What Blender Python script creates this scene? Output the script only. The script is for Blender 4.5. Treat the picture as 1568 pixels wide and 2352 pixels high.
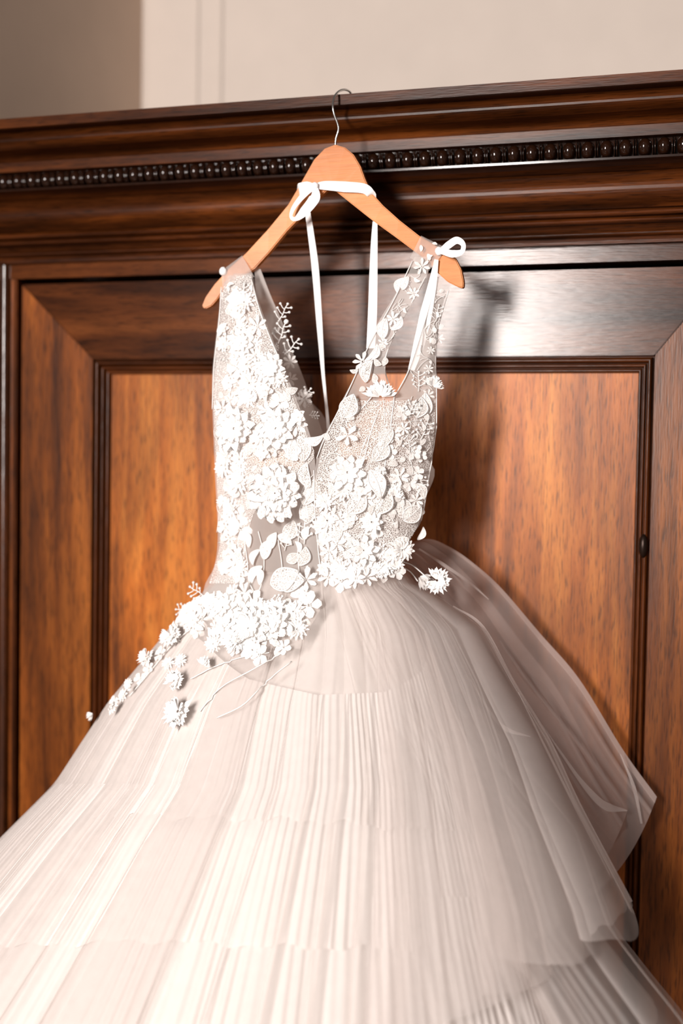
import bpy, bmesh, math, random
import numpy as np
from mathutils import Vector, Matrix
from mathutils.bvhtree import BVHTree

for o in list(bpy.data.objects):
    bpy.data.objects.remove(o)
scene = bpy.context.scene
col = scene.collection
RNG = random.Random(7)

# ------------------------------------------------------------------ camera
F_PX = 3000.0
YAW, PITCH, ROLL = math.radians(18.1), math.radians(-2.63), math.radians(0.957)
fwd = np.array([-math.sin(YAW) * math.cos(PITCH), math.cos(YAW) * math.cos(PITCH), math.sin(PITCH)])
rgt0 = np.array([math.cos(YAW), math.sin(YAW), 0.0])
up0 = np.cross(rgt0, fwd)
rgt = math.cos(ROLL) * rgt0 + math.sin(ROLL) * up0
upv = -math.sin(ROLL) * rgt0 + math.cos(ROLL) * up0
CAM = np.array([0.66, -2.3, 1.62])


def ray(px, py):
    px = np.asarray(px, float); py = np.asarray(py, float)
    return (fwd + rgt * ((px - 784.0) / F_PX)[..., None] - upv * ((py - 1176.0) / F_PX)[..., None])


def P(px, py, y):
    """world point(s) seen at a pixel, on the plane at depth y in front of the wardrobe"""
    px, py, y = np.broadcast_arrays(np.asarray(px, float), np.asarray(py, float), np.asarray(y, float))
    d = ray(px, py)
    s = (y - CAM[1]) / d[..., 1]
    return CAM + d * s[..., None]


def PV(px, py, y):
    return Vector(P(px, py, y))


cam_data = bpy.data.cameras.new('camera')
cam_data.sensor_fit = 'VERTICAL'
cam_data.sensor_height = 36.0
cam_data.sensor_width = 24.0
cam_data.lens = F_PX * 36.0 / 2352.0
cam_data.clip_start = 0.05
cam = bpy.data.objects.new('camera', cam_data)
M = Matrix.Identity(4)
for i in range(3):
    M[i][0] = rgt[i]; M[i][1] = upv[i]; M[i][2] = -fwd[i]; M[i][3] = CAM[i]
cam.matrix_world = M
col.objects.link(cam)
scene.camera = cam
focus = P(900, 1450, -0.33)
cam_data.dof.use_dof = True
cam_data.dof.focus_distance = float(np.dot(focus - CAM, fwd))
cam_data.dof.aperture_fstop = 1.5

# ------------------------------------------------------------------ world and light
world = bpy.data.worlds.new('world')
scene.world = world
world.use_nodes = True
bg = world.node_tree.nodes['Background']
bg.inputs[0].default_value = (1.0, 0.87, 0.80, 1)
bg.inputs[1].default_value = 0.12


def area(name, loc, target, sx, sy, power, color):
    ld = bpy.data.lights.new(name, 'AREA')
    ld.shape = 'RECTANGLE'; ld.size = sx; ld.size_y = sy
    ld.energy = power; ld.color = color
    ob = bpy.data.objects.new(name, ld)
    ob.location = loc
    ob.rotation_euler = (Vector(target) - Vector(loc)).to_track_quat('-Z', 'Y').to_euler()
    col.objects.link(ob)
    return ob


sheen = P(1135, 735, -0.024)            # the window mirrors in the varnish here
dirn = (sheen - CAM) / np.linalg.norm(sheen - CAM)
win = sheen + np.array([dirn[0], -dirn[1], dirn[2]]) * 5.0
area('window_daylight', tuple(win), (0.0, -0.2, 1.5), 0.55, 1.5, 375, (1.0, 0.925, 0.88))

scene.view_settings.view_transform = 'Standard'
scene.view_settings.look = 'None'
scene.view_settings.gamma = 1.0
scene.view_settings.use_curve_mapping = False
scene.view_settings.exposure = 0.0
scene.cycles.transparent_max_bounces = 32
scene.cycles.max_bounces = 10
scene.cycles.sample_clamp_indirect = 6.0


# ------------------------------------------------------------------ materials
def srgb(r, g, b):
    def c(v):
        v /= 255.0
        return v / 12.92 if v <= 0.04045 else ((v + 0.055) / 1.055) ** 2.4
    return (c(r), c(g), c(b), 1.0)


def new_mat(name):
    m = bpy.data.materials.new(name)
    m.use_nodes = True
    nt = m.node_tree
    nt.nodes.clear()
    out = nt.nodes.new('ShaderNodeOutputMaterial')
    return m, nt, out


def node(nt, kind, **kw):
    n = nt.nodes.new(kind)
    for k, v in kw.items():
        setattr(n, k, v)
    return n


def ramp(nt, src, stops):
    r = nt.nodes.new('ShaderNodeValToRGB')
    e = r.color_ramp.elements
    e[0].position, e[0].color = stops[0]
    e[1].position, e[1].color = stops[-1]
    for p, c in stops[1:-1]:
        x = e.new(p); x.color = c
    nt.links.new(src, r.inputs[0])
    return r.outputs[0]


def mixc(nt, kind, fac, a, b):
    n = nt.nodes.new('ShaderNodeMix')
    n.data_type = 'RGBA'; n.blend_type = kind
    for sock, v in ((n.inputs[0], fac), (n.inputs[6], a), (n.inputs[7], b)):
        if hasattr(v, 'is_output'):
            nt.links.new(v, sock)
        else:
            sock.default_value = v
    return n.outputs[2]


def noise(nt, vec, scale, detail=4.0, rough=0.55, dist=0.0):
    n = nt.nodes.new('ShaderNodeTexNoise')
    n.inputs['Scale'].default_value = scale
    n.inputs['Detail'].default_value = detail
    n.inputs['Roughness'].default_value = rough
    n.inputs['Distortion'].default_value = dist
    nt.links.new(vec, n.inputs['Vector'])
    return n.outputs['Fac']


def mapping(nt, scale, rot=(0, 0, 0), loc=(0, 0, 0)):
    tc = nt.nodes.new('ShaderNodeTexCoord')
    mp = nt.nodes.new('ShaderNodeMapping')
    mp.inputs['Scale'].default_value = scale
    mp.inputs['Rotation'].default_value = rot
    mp.inputs['Location'].default_value = loc
    nt.links.new(tc.outputs['Object'], mp.inputs['Vector'])
    return mp.outputs['Vector']


def wood(name, axis, dark, mid, light, rough=0.32, seed=0.0, fleck=0.5, coat=0.25, blotch=0.6, tilt=0.0, spec=0.22):
    m, nt, out = new_mat(name)
    long_, cross = 1.0, 14.0
    sc = (long_, cross, cross) if axis == 'X' else (cross, cross, long_)
    v1 = mapping(nt, sc, loc=(seed, seed * 1.7, seed * .6), rot=(0, tilt, 0))
    g = noise(nt, v1, 1.6, 7.0, 0.62, 0.35)
    c = ramp(nt, g, [(0.30, dark), (0.50, mid), (0.72, light)])
    # large figure of the veneer
    sb = (1.6, 4.5, 4.5) if axis == 'X' else (4.5, 4.5, 1.6)
    v2 = mapping(nt, sb, loc=(seed * 2.3, 3.1, seed))
    b = noise(nt, v2, 1.3, 4.0, 0.55, 0.5)
    bl = ramp(nt, b, [(0.30, (1 - blotch, 1 - blotch, 1 - blotch, 1)), (0.62, (1, 1, 1, 1))])
    c = mixc(nt, 'MULTIPLY', 1.0, c, bl)
    # short dark pores along the grain
    sp = (30, 400, 400) if axis == 'X' else (400, 400, 30)
    v3 = mapping(nt, sp, loc=(seed, 0, seed), rot=(0, tilt, 0))
    p = noise(nt, v3, 1.0, 2.0, 0.5)
    pf = ramp(nt, p, [(0.33, (1 - fleck, 1 - fleck, 1 - fleck, 1)), (0.48, (1, 1, 1, 1))])
    c = mixc(nt, 'MULTIPLY', 1.0, c, pf)
    bs = node(nt, 'ShaderNodeBsdfPrincipled')
    nt.links.new(c, bs.inputs['Base Color'])
    bs.inputs['Roughness'].default_value = rough
    bs.inputs['Coat Weight'].default_value = coat
    bs.inputs['Coat Roughness'].default_value = 0.22
    bs.inputs['Specular IOR Level'].default_value = spec
    bp = node(nt, 'ShaderNodeBump')
    bp.inputs['Strength'].default_value = 0.12
    bp.inputs['Distance'].default_value = 0.002
    nt.links.new(p, bp.inputs['Height'])
    nt.links.new(bp.outputs[0], bs.inputs['Normal'])
    nt.links.new(bs.outputs[0], out.inputs[0])
    return m


def plain(name, color, rough=0.6, metallic=0.0, var=0.08, scale=30.0, bump=0.0, spec=0.3):
    m, nt, out = new_mat(name)
    v = mapping(nt, (1, 1, 1))
    f = noise(nt, v, scale, 4.0)
    lo = tuple(c * (1 - var) for c in color[:3]) + (1,)
    hi = tuple(min(1, c * (1 + var)) for c in color[:3]) + (1,)
    c = ramp(nt, f, [(0.3, lo), (0.7, hi)])
    bs = node(nt, 'ShaderNodeBsdfPrincipled')
    nt.links.new(c, bs.inputs['Base Color'])
    bs.inputs['Roughness'].default_value = rough
    bs.inputs['Metallic'].default_value = metallic
    bs.inputs['Specular IOR Level'].default_value = spec
    if bump:
        bp = node(nt, 'ShaderNodeBump')
        bp.inputs['Strength'].default_value = bump
        bp.inputs['Distance'].default_value = 0.003
        nt.links.new(f, bp.inputs['Height'])
        nt.links.new(bp.outputs[0], bs.inputs['Normal'])
    nt.links.new(bs.outputs[0], out.inputs[0])
    return m


def cloth(name, color, opacity, trans=0.4, var=0.05, scale=(60, 60, 60)):
    """sheer or solid thin fabric: threads that scatter and let light through, gaps that are clear"""
    m, nt, out = new_mat(name)
    v = mapping(nt, scale)
    f = noise(nt, v, 1.0, 3.0)
    lo = tuple(c * (1 - var) for c in color[:3]) + (1,)
    c = ramp(nt, f, [(0.3, lo), (0.7, color)])
    d = node(nt, 'ShaderNodeBsdfDiffuse'); t = node(nt, 'ShaderNodeBsdfTranslucent')
    nt.links.new(c, d.inputs[0]); nt.links.new(c, t.inputs[0])
    mx = node(nt, 'ShaderNodeMixShader'); mx.inputs[0].default_value = trans
    nt.links.new(d.outputs[0], mx.inputs[1]); nt.links.new(t.outputs[0], mx.inputs[2])
    if opacity < 1.0:
        tr = node(nt, 'ShaderNodeBsdfTransparent')
        m2 = node(nt, 'ShaderNodeMixShader'); m2.inputs[0].default_value = opacity
        nt.links.new(tr.outputs[0], m2.inputs[1]); nt.links.new(mx.outputs[0], m2.inputs[2])
        nt.links.new(m2.outputs[0], out.inputs[0])
    else:
        nt.links.new(mx.outputs[0], out.inputs[0])
    return m


def lace_net(name, color, cell, thick, ground):
    """embroidered filigree: voronoi cell borders are thread, the cells are net of the given opacity"""
    m, nt, out = new_mat(name)
    v = mapping(nt, (1, 1, 1))
    vo = node(nt, 'ShaderNodeTexVoronoi', feature='DISTANCE_TO_EDGE')
    vo.inputs['Scale'].default_value = cell
    nt.links.new(v, vo.inputs['Vector'])
    a = ramp(nt, vo.outputs['Distance'], [(thick, (1, 1, 1, 1)), (thick * 1.6, (ground, ground, ground, 1))])
    d = node(nt, 'ShaderNodeBsdfDiffuse'); d.inputs[0].default_value = color
    t = node(nt, 'ShaderNodeBsdfTranslucent'); t.inputs[0].default_value = color
    mx = node(nt, 'ShaderNodeMixShader'); mx.inputs[0].default_value = 0.3
    nt.links.new(d.outputs[0], mx.inputs[1]); nt.links.new(t.outputs[0], mx.inputs[2])
    tr = node(nt, 'ShaderNodeBsdfTransparent')
    m2 = node(nt, 'ShaderNodeMixShader')
    nt.links.new(a, m2.inputs[0])
    nt.links.new(tr.outputs[0], m2.inputs[1]); nt.links.new(mx.outputs[0], m2.inputs[2])
    nt.links.new(m2.outputs[0], out.inputs[0])
    return m


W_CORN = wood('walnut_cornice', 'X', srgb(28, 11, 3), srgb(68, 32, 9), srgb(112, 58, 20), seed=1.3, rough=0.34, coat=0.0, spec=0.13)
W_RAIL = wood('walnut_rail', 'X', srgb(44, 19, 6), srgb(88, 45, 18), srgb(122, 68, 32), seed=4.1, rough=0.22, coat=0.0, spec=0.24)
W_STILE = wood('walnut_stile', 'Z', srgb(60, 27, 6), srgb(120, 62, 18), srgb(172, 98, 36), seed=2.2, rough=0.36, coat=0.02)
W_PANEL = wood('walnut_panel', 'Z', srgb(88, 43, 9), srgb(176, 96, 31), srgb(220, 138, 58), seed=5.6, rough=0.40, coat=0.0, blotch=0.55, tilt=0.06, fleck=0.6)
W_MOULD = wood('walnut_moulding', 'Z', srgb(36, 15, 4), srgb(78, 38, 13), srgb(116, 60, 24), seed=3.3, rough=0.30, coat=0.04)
W_MOULDX = wood('walnut_moulding_cross', 'X', srgb(36, 15, 4), srgb(78, 38, 13), srgb(116, 60, 24), seed=3.9, rough=0.32, coat=0.04)
W_REED = wood('polished_reed', 'Z', srgb(40, 18, 6), srgb(84, 42, 16), srgb(120, 64, 26), seed=6.6, rough=0.24, coat=0.3, spec=0.5)
W_BEAD = plain('dark_bead_wood', srgb(34, 17, 9), 0.13, var=0.3, scale=60, spec=0.5)
W_HANG = wood('beech_hanger', 'X', srgb(178, 104, 48), srgb(200, 124, 62), srgb(216, 142, 80), seed=9.0, rough=0.42, fleck=0.08, coat=0.1, blotch=0.12)
CHROME = plain('hook_steel', (0.72, 0.70, 0.68, 1), 0.18, 1.0, var=0.03)
DARK_METAL = plain('blackened_metal', srgb(40, 28, 22), 0.35, 0.6, var=0.2)
DARK_WOOD = plain('dark_inner_wood', srgb(30, 16, 8), 0.7)  # plain dark wood for the back and floor boards
WALL = plain('cream_wall_paint', srgb(206, 194, 184), 0.85, var=0.03, scale=6, bump=0.05, spec=0.1)
WALL_SIDE = plain('lightened_side_wall', srgb(222, 200, 182), 0.85, var=0.03, scale=6, bump=0.05, spec=0.1)  # wall colour raised to offset the weak grazing light on the side wall
FLOORM = wood('floor_oak', 'X', srgb(70, 42, 22), srgb(112, 72, 40), srgb(140, 96, 58), seed=8.0, rough=0.45)

C_WHITE = (0.90, 0.87, 0.85, 1)
C_TULLE = (0.84, 0.775, 0.745, 1)
SATIN = cloth('white_satin', (0.93, 0.92, 0.92, 1), 1.0, 0.15)
THREAD = cloth('white_thread', (0.97, 0.955, 0.94, 1), 1.0, 0.25)
PETAL = None
BODICE = cloth('bodice_tulle', (0.80, 0.755, 0.725, 1), 0.46, 0.35)
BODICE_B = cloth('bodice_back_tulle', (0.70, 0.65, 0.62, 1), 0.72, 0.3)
NUDE = cloth('nude_lining', srgb(226, 186, 160), 1.0, 0.3)
LACE = lace_net('lace_filigree', (0.93, 0.91, 0.89, 1), 13.0, 0.10, 0.30)
PETAL = lace_net('petal_embroidery', (0.97, 0.955, 0.94, 1), 11.0, 0.16, 0.62)
LACEG = lace_net('lace_ground', (0.92, 0.90, 0.88, 1), 330.0, 0.075, 0.08)
TULLE_P = cloth('pleated_tulle', (0.90, 0.85, 0.82, 1), 0.34, 0.4)
TULLE_W = cloth('petticoat_tulle', (0.90, 0.855, 0.83, 1), 0.96, 0.25)
SLIP = cloth('slip_fabric', (0.85, 0.785, 0.75, 1), 1.0, 0.2)
TULLE_O = cloth('overlay_tulle', C_TULLE, 0.31, 0.45)
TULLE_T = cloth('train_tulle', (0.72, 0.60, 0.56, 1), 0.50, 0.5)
PEARL = plain('pearl', (0.92, 0.90, 0.88, 1), 0.2, var=0.02, spec=0.6)


# ------------------------------------------------------------------ mesh helpers
def mesh_obj(name, verts, faces, mats, parent=None, smooth=True, origin=None, midx=None):
    me = bpy.data.meshes.new(name)
    v = np.asarray(verts, float).reshape(-1, 3)
    if parent is not None:
        v = v - np.array(parent_world(parent))
    me.from_pydata(v.tolist(), [], [tuple(int(i) for i in f) for f in faces])
    for m in (mats if isinstance(mats, (list, tuple)) else [mats]):
        me.materials.append(m)
    if smooth:
        me.polygons.foreach_set('use_smooth', [True] * len(me.polygons))
    if midx is not None:
        me.polygons.foreach_set('material_index', midx)
    me.update()
    ob = bpy.data.objects.new(name, me)
    col.objects.link(ob)
    if parent is not None:
        ob.parent = parent
    return ob


def parent_world(o):
    p = Vector((0, 0, 0))
    while o is not None:
        p = p + o.location
        o = o.parent
    return p


def grid_faces(nu, nv, close_u=False):
    f = []
    for j in range(nv - 1):
        for i in range(nu - 1 + (1 if close_u else 0)):
            i2 = (i + 1) % nu
            f.append((j * nu + i, j * nu + i2, (j + 1) * nu + i2, (j + 1) * nu + i))
    return f


def empty(name, loc, label, cat):
    o = bpy.data.objects.new(name, None)
    o.empty_display_size = 0.1
    o.location = loc
    col.objects.link(o)
    o['label'] = label; o['category'] = cat
    return o


def box(name, x0, x1, y0, y1, z0, z1, mat, parent=None, bevel=0.0):
    bm = bmesh.new()
    bmesh.ops.create_cube(bm, size=1.0)
    for v in bm.verts:
        v.co = Vector(((x0 + x1) / 2 + v.co.x * (x1 - x0), (y0 + y1) / 2 + v.co.y * (y1 - y0), (z0 + z1) / 2 + v.co.z * (z1 - z0)))
    if bevel:
        bmesh.ops.bevel(bm, geom=bm.edges[:], offset=bevel, segments=2, affect='EDGES')
    vs = [tuple(v.co) for v in bm.verts]
    bm.verts.index_update()
    fs = [[v.index for v in f.verts] for f in bm.faces]
    bm.free()
    return mesh_obj(name, vs, fs, mat, parent, smooth=False)


def structure(o):
    o['kind'] = 'structure'
    return o


def extrude_profile(name, prof, x0, x1, mat, parent, y_back, sub=1):
    """closed solid: profile points (y, z) from top to bottom, swept along x, with a flat back"""
    pts = [(y_back, prof[0][1])] + list(prof) + [(y_back, prof[-1][1])]
    n = len(pts)
    vs = [(x0, y, z) for y, z in pts] + [(x1, y, z) for y, z in pts]
    fs = [(i, i + n, (i + 1) % n + n, (i + 1) % n) for i in range(n)]
    fs += [tuple(range(n)), tuple(reversed(range(n, 2 * n)))]
    return mesh_obj(name, vs, fs, mat, parent, smooth=False)


def tube(path, rad, seg=6):
    """verts, faces of a tube along world points"""
    pts = [Vector(p) for p in path]
    n = len(pts)
    rads = rad if isinstance(rad, (list, tuple)) else [rad] * n
    vs, fs = [], []
    prev = None
    for i, p in enumerate(pts):
        t = (pts[min(i + 1, n - 1)] - pts[max(i - 1, 0)])
        t = t.normalized() if t.length > 1e-9 else Vector((0, 0, 1))
        if prev is None:
            a = t.orthogonal().normalized()
        else:
            a = (prev - t * prev.dot(t))
            a = a.normalized() if a.length > 1e-6 else t.orthogonal().normalized()
        prev = a
        b = t.cross(a)
        for k in range(seg):
            w = 2 * math.pi * k / seg
            vs.append(tuple(p + (a * math.cos(w) + b * math.sin(w)) * rads[i]))
    for i in range(n - 1):
        for k in range(seg):
            k2 = (k + 1) % seg
            fs.append((i * seg + k, i * seg + k2, (i + 1) * seg + k2, (i + 1) * seg + k))
    fs.append(tuple(reversed(range(seg))))
    fs.append(tuple(range((n - 1) * seg, n * seg)))
    return vs, fs


def smooth_path(pts, n):
    """Catmull-Rom through points of any dimension"""
    p = np.asarray(pts, float)
    p = np.vstack([2 * p[0] - p[1], p, 2 * p[-1] - p[-2]])
    m = len(p) - 3
    out = []
    for k in range(n):
        s = k / (n - 1) * m
        i = min(int(s), m - 1); t = s - i
        a, b, c, d = p[i:i + 4]
        out.append(0.5 * ((2 * b) + (c - a) * t + (2 * a - 5 * b + 4 * c - d) * t * t + (3 * b - a - 3 * c + d) * t ** 3))
    return np.array(out)


# ------------------------------------------------------------------ room
y_wall = 0.92
xc = float(P(326, 150, y_wall)[0])
structure(box('floor', -2.3, 2.6, -3.2, y_wall, -0.05, 0.0, FLOORM))
wb = structure(box('wall_back', xc - 0.1, 2.6, y_wall, y_wall + 0.1, 0.0, 3.1, WALL))
wl = structure(box('wall_left', xc - 0.1, xc, -0.06, y_wall, 0.0, 3.1, WALL_SIDE))
x0 = float(P(446, 150, y_wall)[0]); x1 = float(P(512, 150, y_wall)[0])
t1 = structure(box('trim_1', x0, x0 + 0.014, y_wall - 0.006, y_wall, 1.2, 3.1, WALL, bevel=0.0025))
t2 = structure(box('trim_2', x1 - 0.020, x1, y_wall - 0.007, y_wall, 1.2, 3.1, WALL, bevel=0.003))

# ------------------------------------------------------------------ wardrobe
WX0 = xc + 0.004
WX1 = float(P(1900, 900, -0.03)[0])
ward = empty('wardrobe', ((WX0 + WX1) / 2, 0.28, 0.0),
             'tall varnished dark wooden wardrobe with beaded cornice and panelled door', 'wardrobe')


def zrow(py, y, px=1200):
    return float(P(px, py, y)[2])


def prof(rows):
    return [(y, zrow(r, y)) for r, y in rows]


def arc_rows(r0, r1, y0, y1, bulge, n=8):
    """rows and depths along a convex swelling between two edges"""
    o = []
    for i in range(n + 1):
        t = i / n
        o.append((r0 + (r1 - r0) * t, y0 + (y1 - y0) * t - bulge * math.sin(math.pi * t)))
    return o


YF = -0.030          # face frame
YD = -0.024          # door frame face
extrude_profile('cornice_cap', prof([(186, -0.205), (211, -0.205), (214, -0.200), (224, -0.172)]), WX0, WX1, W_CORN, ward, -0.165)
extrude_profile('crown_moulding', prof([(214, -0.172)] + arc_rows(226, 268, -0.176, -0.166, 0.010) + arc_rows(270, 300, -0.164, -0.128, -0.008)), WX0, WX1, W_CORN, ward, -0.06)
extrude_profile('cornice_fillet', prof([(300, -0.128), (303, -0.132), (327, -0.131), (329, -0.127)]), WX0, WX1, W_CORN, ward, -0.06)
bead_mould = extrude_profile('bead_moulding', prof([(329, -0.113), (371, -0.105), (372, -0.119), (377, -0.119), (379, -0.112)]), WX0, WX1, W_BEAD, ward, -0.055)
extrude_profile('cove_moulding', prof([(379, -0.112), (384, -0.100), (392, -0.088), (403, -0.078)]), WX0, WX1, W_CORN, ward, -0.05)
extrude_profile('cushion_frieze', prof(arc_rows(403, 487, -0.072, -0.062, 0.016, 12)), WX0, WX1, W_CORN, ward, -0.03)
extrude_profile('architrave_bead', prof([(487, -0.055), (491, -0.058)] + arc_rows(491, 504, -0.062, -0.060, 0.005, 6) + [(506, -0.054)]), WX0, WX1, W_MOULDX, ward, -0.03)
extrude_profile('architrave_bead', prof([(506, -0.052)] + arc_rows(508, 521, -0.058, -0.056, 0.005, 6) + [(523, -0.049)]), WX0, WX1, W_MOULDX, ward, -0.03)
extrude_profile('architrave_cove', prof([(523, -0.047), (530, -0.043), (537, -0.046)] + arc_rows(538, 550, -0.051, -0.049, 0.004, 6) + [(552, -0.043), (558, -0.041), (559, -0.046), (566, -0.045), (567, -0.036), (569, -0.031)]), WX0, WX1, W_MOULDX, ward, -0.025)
z_frame_bot = zrow(607, YF)
extrude_profile('top_rail', [(YF, zrow(569, YF)), (YF, z_frame_bot)], WX0, WX1, W_RAIL, ward, 0.02)

# carcass behind the front
z_top = zrow(186, -0.205)
box('side_panel', WX0, WX0 + 0.03, 0.03, 0.58, 0.06, z_top - 0.05, W_STILE, ward)
box('side_panel', WX1 - 0.03, WX1, 0.03, 0.58, 0.06, z_top - 0.05, W_STILE, ward)
box('roof_board', WX0, WX1, -0.10, 0.60, z_top - 0.05, z_top - 0.03, W_CORN, ward)
box('back_board', WX0 + 0.03, WX1 - 0.03, 0.56, 0.58, 0.06, z_top - 0.05, DARK_WOOD, ward)
box('floor_board', WX0 + 0.03, WX1 - 0.03, 0.03, 0.56, 0.06, 0.09, DARK_WOOD, ward)
box('plinth', WX0, WX1, -0.06, 0.58, 0.0, 0.16, W_CORN, ward, bevel=0.004)

# bead row
xa = float(P(1221, 340, -0.118)[0]); xb = float(P(1524, 340, -0.118)[0])
pitch = (xb - xa) / 7.0
zb0, zb1 = zrow(331, -0.12), zrow(371, -0.12)
zb = (zb0 + zb1) / 2; hb = (zb0 - zb1) / 2


def bead_mesh(name, rx, ry, rz, nu, nv):
    vs, fs = [], []
    for j in range(nv):
        b = -math.pi / 2 + math.pi * j / (nv - 1)
        for i in range(nu):
            a = math.pi * i / (nu - 1)
            q = lambda t, e: math.copysign(abs(t) ** e, t)
            vs.append((rx * q(math.cos(a), 0.85) * q(math.cos(b), 0.6), -ry * math.sin(a) * q(math.cos(b), 0.7), rz * q(math.sin(b), 0.9)))
    fs = grid_faces(nu, nv)
    me = bpy.data.meshes.new(name)
    me.from_pydata(vs, [], fs)
    me.materials.append(W_BEAD)
    me.polygons.foreach_set('use_smooth', [True] * len(me.polygons))
    return me


bm_big = bead_mesh('bead', pitch * 0.36, 0.020, hb * 0.98, 9, 8)
bm_thin = bead_mesh('fillet', pitch * 0.045, 0.017, hb * 1.0, 5, 8)
k0 = int((WX0 - xa) / pitch) + 1; k1 = int((WX1 - xa) / pitch) - 1
for k in range(k0, k1 + 1):
    for me, dx in ((bm_big, 0.0), (bm_thin, pitch * 0.44), (bm_thin, pitch * 0.56)):
        ob = bpy.data.objects.new(me.name, me)
        col.objects.link(ob)
        ob.parent = bead_mould
        ob.location = Vector((xa + k * pitch + dx, -0.108, zb)) - parent_world(bead_mould)

# door
XD0 = float(P(49, 900, YD)[0]); XD1 = float(P(1668, 900, YD)[0])
ZD1 = zrow(622, YD); ZD0 = 0.20
XM0 = float(P(213, 900, YD)[0]); XM1 = float(P(1501, 900, YD)[0])
ZM1 = zrow(818, YD); ZM0 = 0.20 + (ZD1 - ZM1)
door = bpy.data.objects.new('door', None)
col.objects.link(door); door.parent = ward
door.location = Vector((XD0, 0.0, ZD0)) - ward.location
GAPW = 0.0006


def prism(name, poly, y0, y1, mat, parent, bev=0.0012):
    """poly (x, z) extruded from y0 (front) to y1, edges softened"""
    n = len(poly)
    vs = [(x, y0, z) for x, z in poly] + [(x, y1, z) for x, z in poly]
    fs = [tuple(range(n)), tuple(reversed(range(n, 2 * n)))] + [(i, i + n, (i + 1) % n + n, (i + 1) % n) for i in range(n)]
    bm = bmesh.new()
    bv = [bm.verts.new(v) for v in vs]
    for f in fs:
        bm.faces.new([bv[i] for i in f])
    bmesh.ops.recalc_face_normals(bm, faces=bm.faces)
    if bev:
        bmesh.ops.bevel(bm, geom=bm.edges[:], offset=bev, segments=2, affect='EDGES')
    bm.verts.index_update()
    vs = [tuple(v.co) for v in bm.verts]; fs = [[v.index for v in f.verts] for f in bm.faces]
    bm.free()
    return mesh_obj(name, vs, fs, mat, parent, smooth=False)


g = GAPW
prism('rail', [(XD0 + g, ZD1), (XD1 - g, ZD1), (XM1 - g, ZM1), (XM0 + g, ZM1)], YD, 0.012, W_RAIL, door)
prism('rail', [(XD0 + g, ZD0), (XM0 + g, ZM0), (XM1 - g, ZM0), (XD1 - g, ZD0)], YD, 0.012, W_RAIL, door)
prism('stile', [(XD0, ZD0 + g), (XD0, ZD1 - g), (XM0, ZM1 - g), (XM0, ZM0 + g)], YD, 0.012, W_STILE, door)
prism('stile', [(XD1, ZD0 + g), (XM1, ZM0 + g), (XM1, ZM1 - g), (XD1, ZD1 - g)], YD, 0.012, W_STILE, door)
MP = [(0.0, YD), (0.0008, -0.013), (0.003, -0.013)]
for i in range(7):
    a = math.pi * i / 6
    MP.append((0.0075 - 0.0045 * math.cos(a), -0.016 - 0.0095 * math.sin(a)))
MP += [(0.0125, -0.010)]
for i in range(6):
    a = math.pi * i / 5
    MP.append((0.0165 - 0.0030 * math.cos(a), -0.012 - 0.006 * math.sin(a)))
MP += [(0.0200, -0.006)]
for i in range(6):
    a = math.pi * i / 5
    MP.append((0.0245 - 0.0035 * math.cos(a), -0.006 - 0.0055 * math.sin(a)))
MP += [(0.0290, 0.004)]


def moulding(name, side, mat):
    vs = []
    for o, y in MP:
        xl, xr, zt, zbm = XM0 + o, XM1 - o, ZM1 - o, ZM0 + o
        a, b = {'top': ((xl, zt), (xr, zt)), 'bottom': ((xl, zbm), (xr, zbm)), 'left': ((xl, zbm), (xl, zt)), 'right': ((xr, zbm), (xr, zt))}[side]
        vs += [(a[0], y, a[1]), (b[0], y, b[1])]
    n = len(MP)
    fs = [(2 * i, 2 * i + 1, 2 * i + 3, 2 * i + 2) for i in range(n - 1)]
    o = mesh_obj(name, vs, fs, mat, door, smooth=True)
    return o


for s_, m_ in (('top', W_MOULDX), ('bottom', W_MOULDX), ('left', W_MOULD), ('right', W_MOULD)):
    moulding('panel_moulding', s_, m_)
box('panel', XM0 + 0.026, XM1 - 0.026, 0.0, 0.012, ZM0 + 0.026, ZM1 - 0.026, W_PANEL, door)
# small blackened catch on the right-hand moulding
cc = PV(1477, 1254, -0.024)
vs, fs = [], []
for j in range(9):
    b = -math.pi / 2 + math.pi * j / 8
    for i in range(10):
        a = 2 * math.pi * i / 10
        vs.append((cc.x + 0.0085 * math.cos(a) * math.cos(b), cc.y - 0.009 * math.sin(a) * math.cos(b), cc.z + 0.021 * math.sin(b)))
mesh_obj('catch', vs, grid_faces(10, 9, True), DARK_METAL, door)['label'] = 'small oval blackened metal catch'

# left-hand jamb: lip, groove and reeded pilaster; the same mirrored beyond the right of the door
z_pil = zrow(568, -0.05)
for sgn, xe in ((-1, XD0 - 0.003), (1, XD1 + 0.003)):
    def seg(a, b):
        return (min(xe + sgn * a, xe + sgn * b), max(xe + sgn * a, xe + sgn * b))
    a, b = seg(0.001, 0.009)
    box('jamb_lip', a, b, -0.036, 0.02, 0.16, z_frame_bot - 0.001, W_MOULD, ward, bevel=0.002)
    a, b = seg(0.009, 0.135)
    b2 = min(b, WX1); a2 = max(a, WX0)
    box('pilaster', a2, b2, -0.026, 0.02, 0.16, z_frame_bot - 0.001, W_STILE, ward)
    for q in range(4):
        cxr = xe + sgn * (0.030 + q * 0.021)
        if not (WX0 + 0.012 < cxr < WX1 - 0.012):
            continue
        vs, n = [], 9
        for zz in (0.18, z_pil):
            for i in range(n):
                t = math.pi * i / (n - 1)
                vs.append((cxr + 0.010 * math.cos(t), -0.026 - 0.014 * math.sin(t), zz))
        fs = [(i, i + 1, n + i + 1, n + i) for i in range(n - 1)]
        mesh_obj('pilaster_reed', vs, fs, W_REED, ward)

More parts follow.
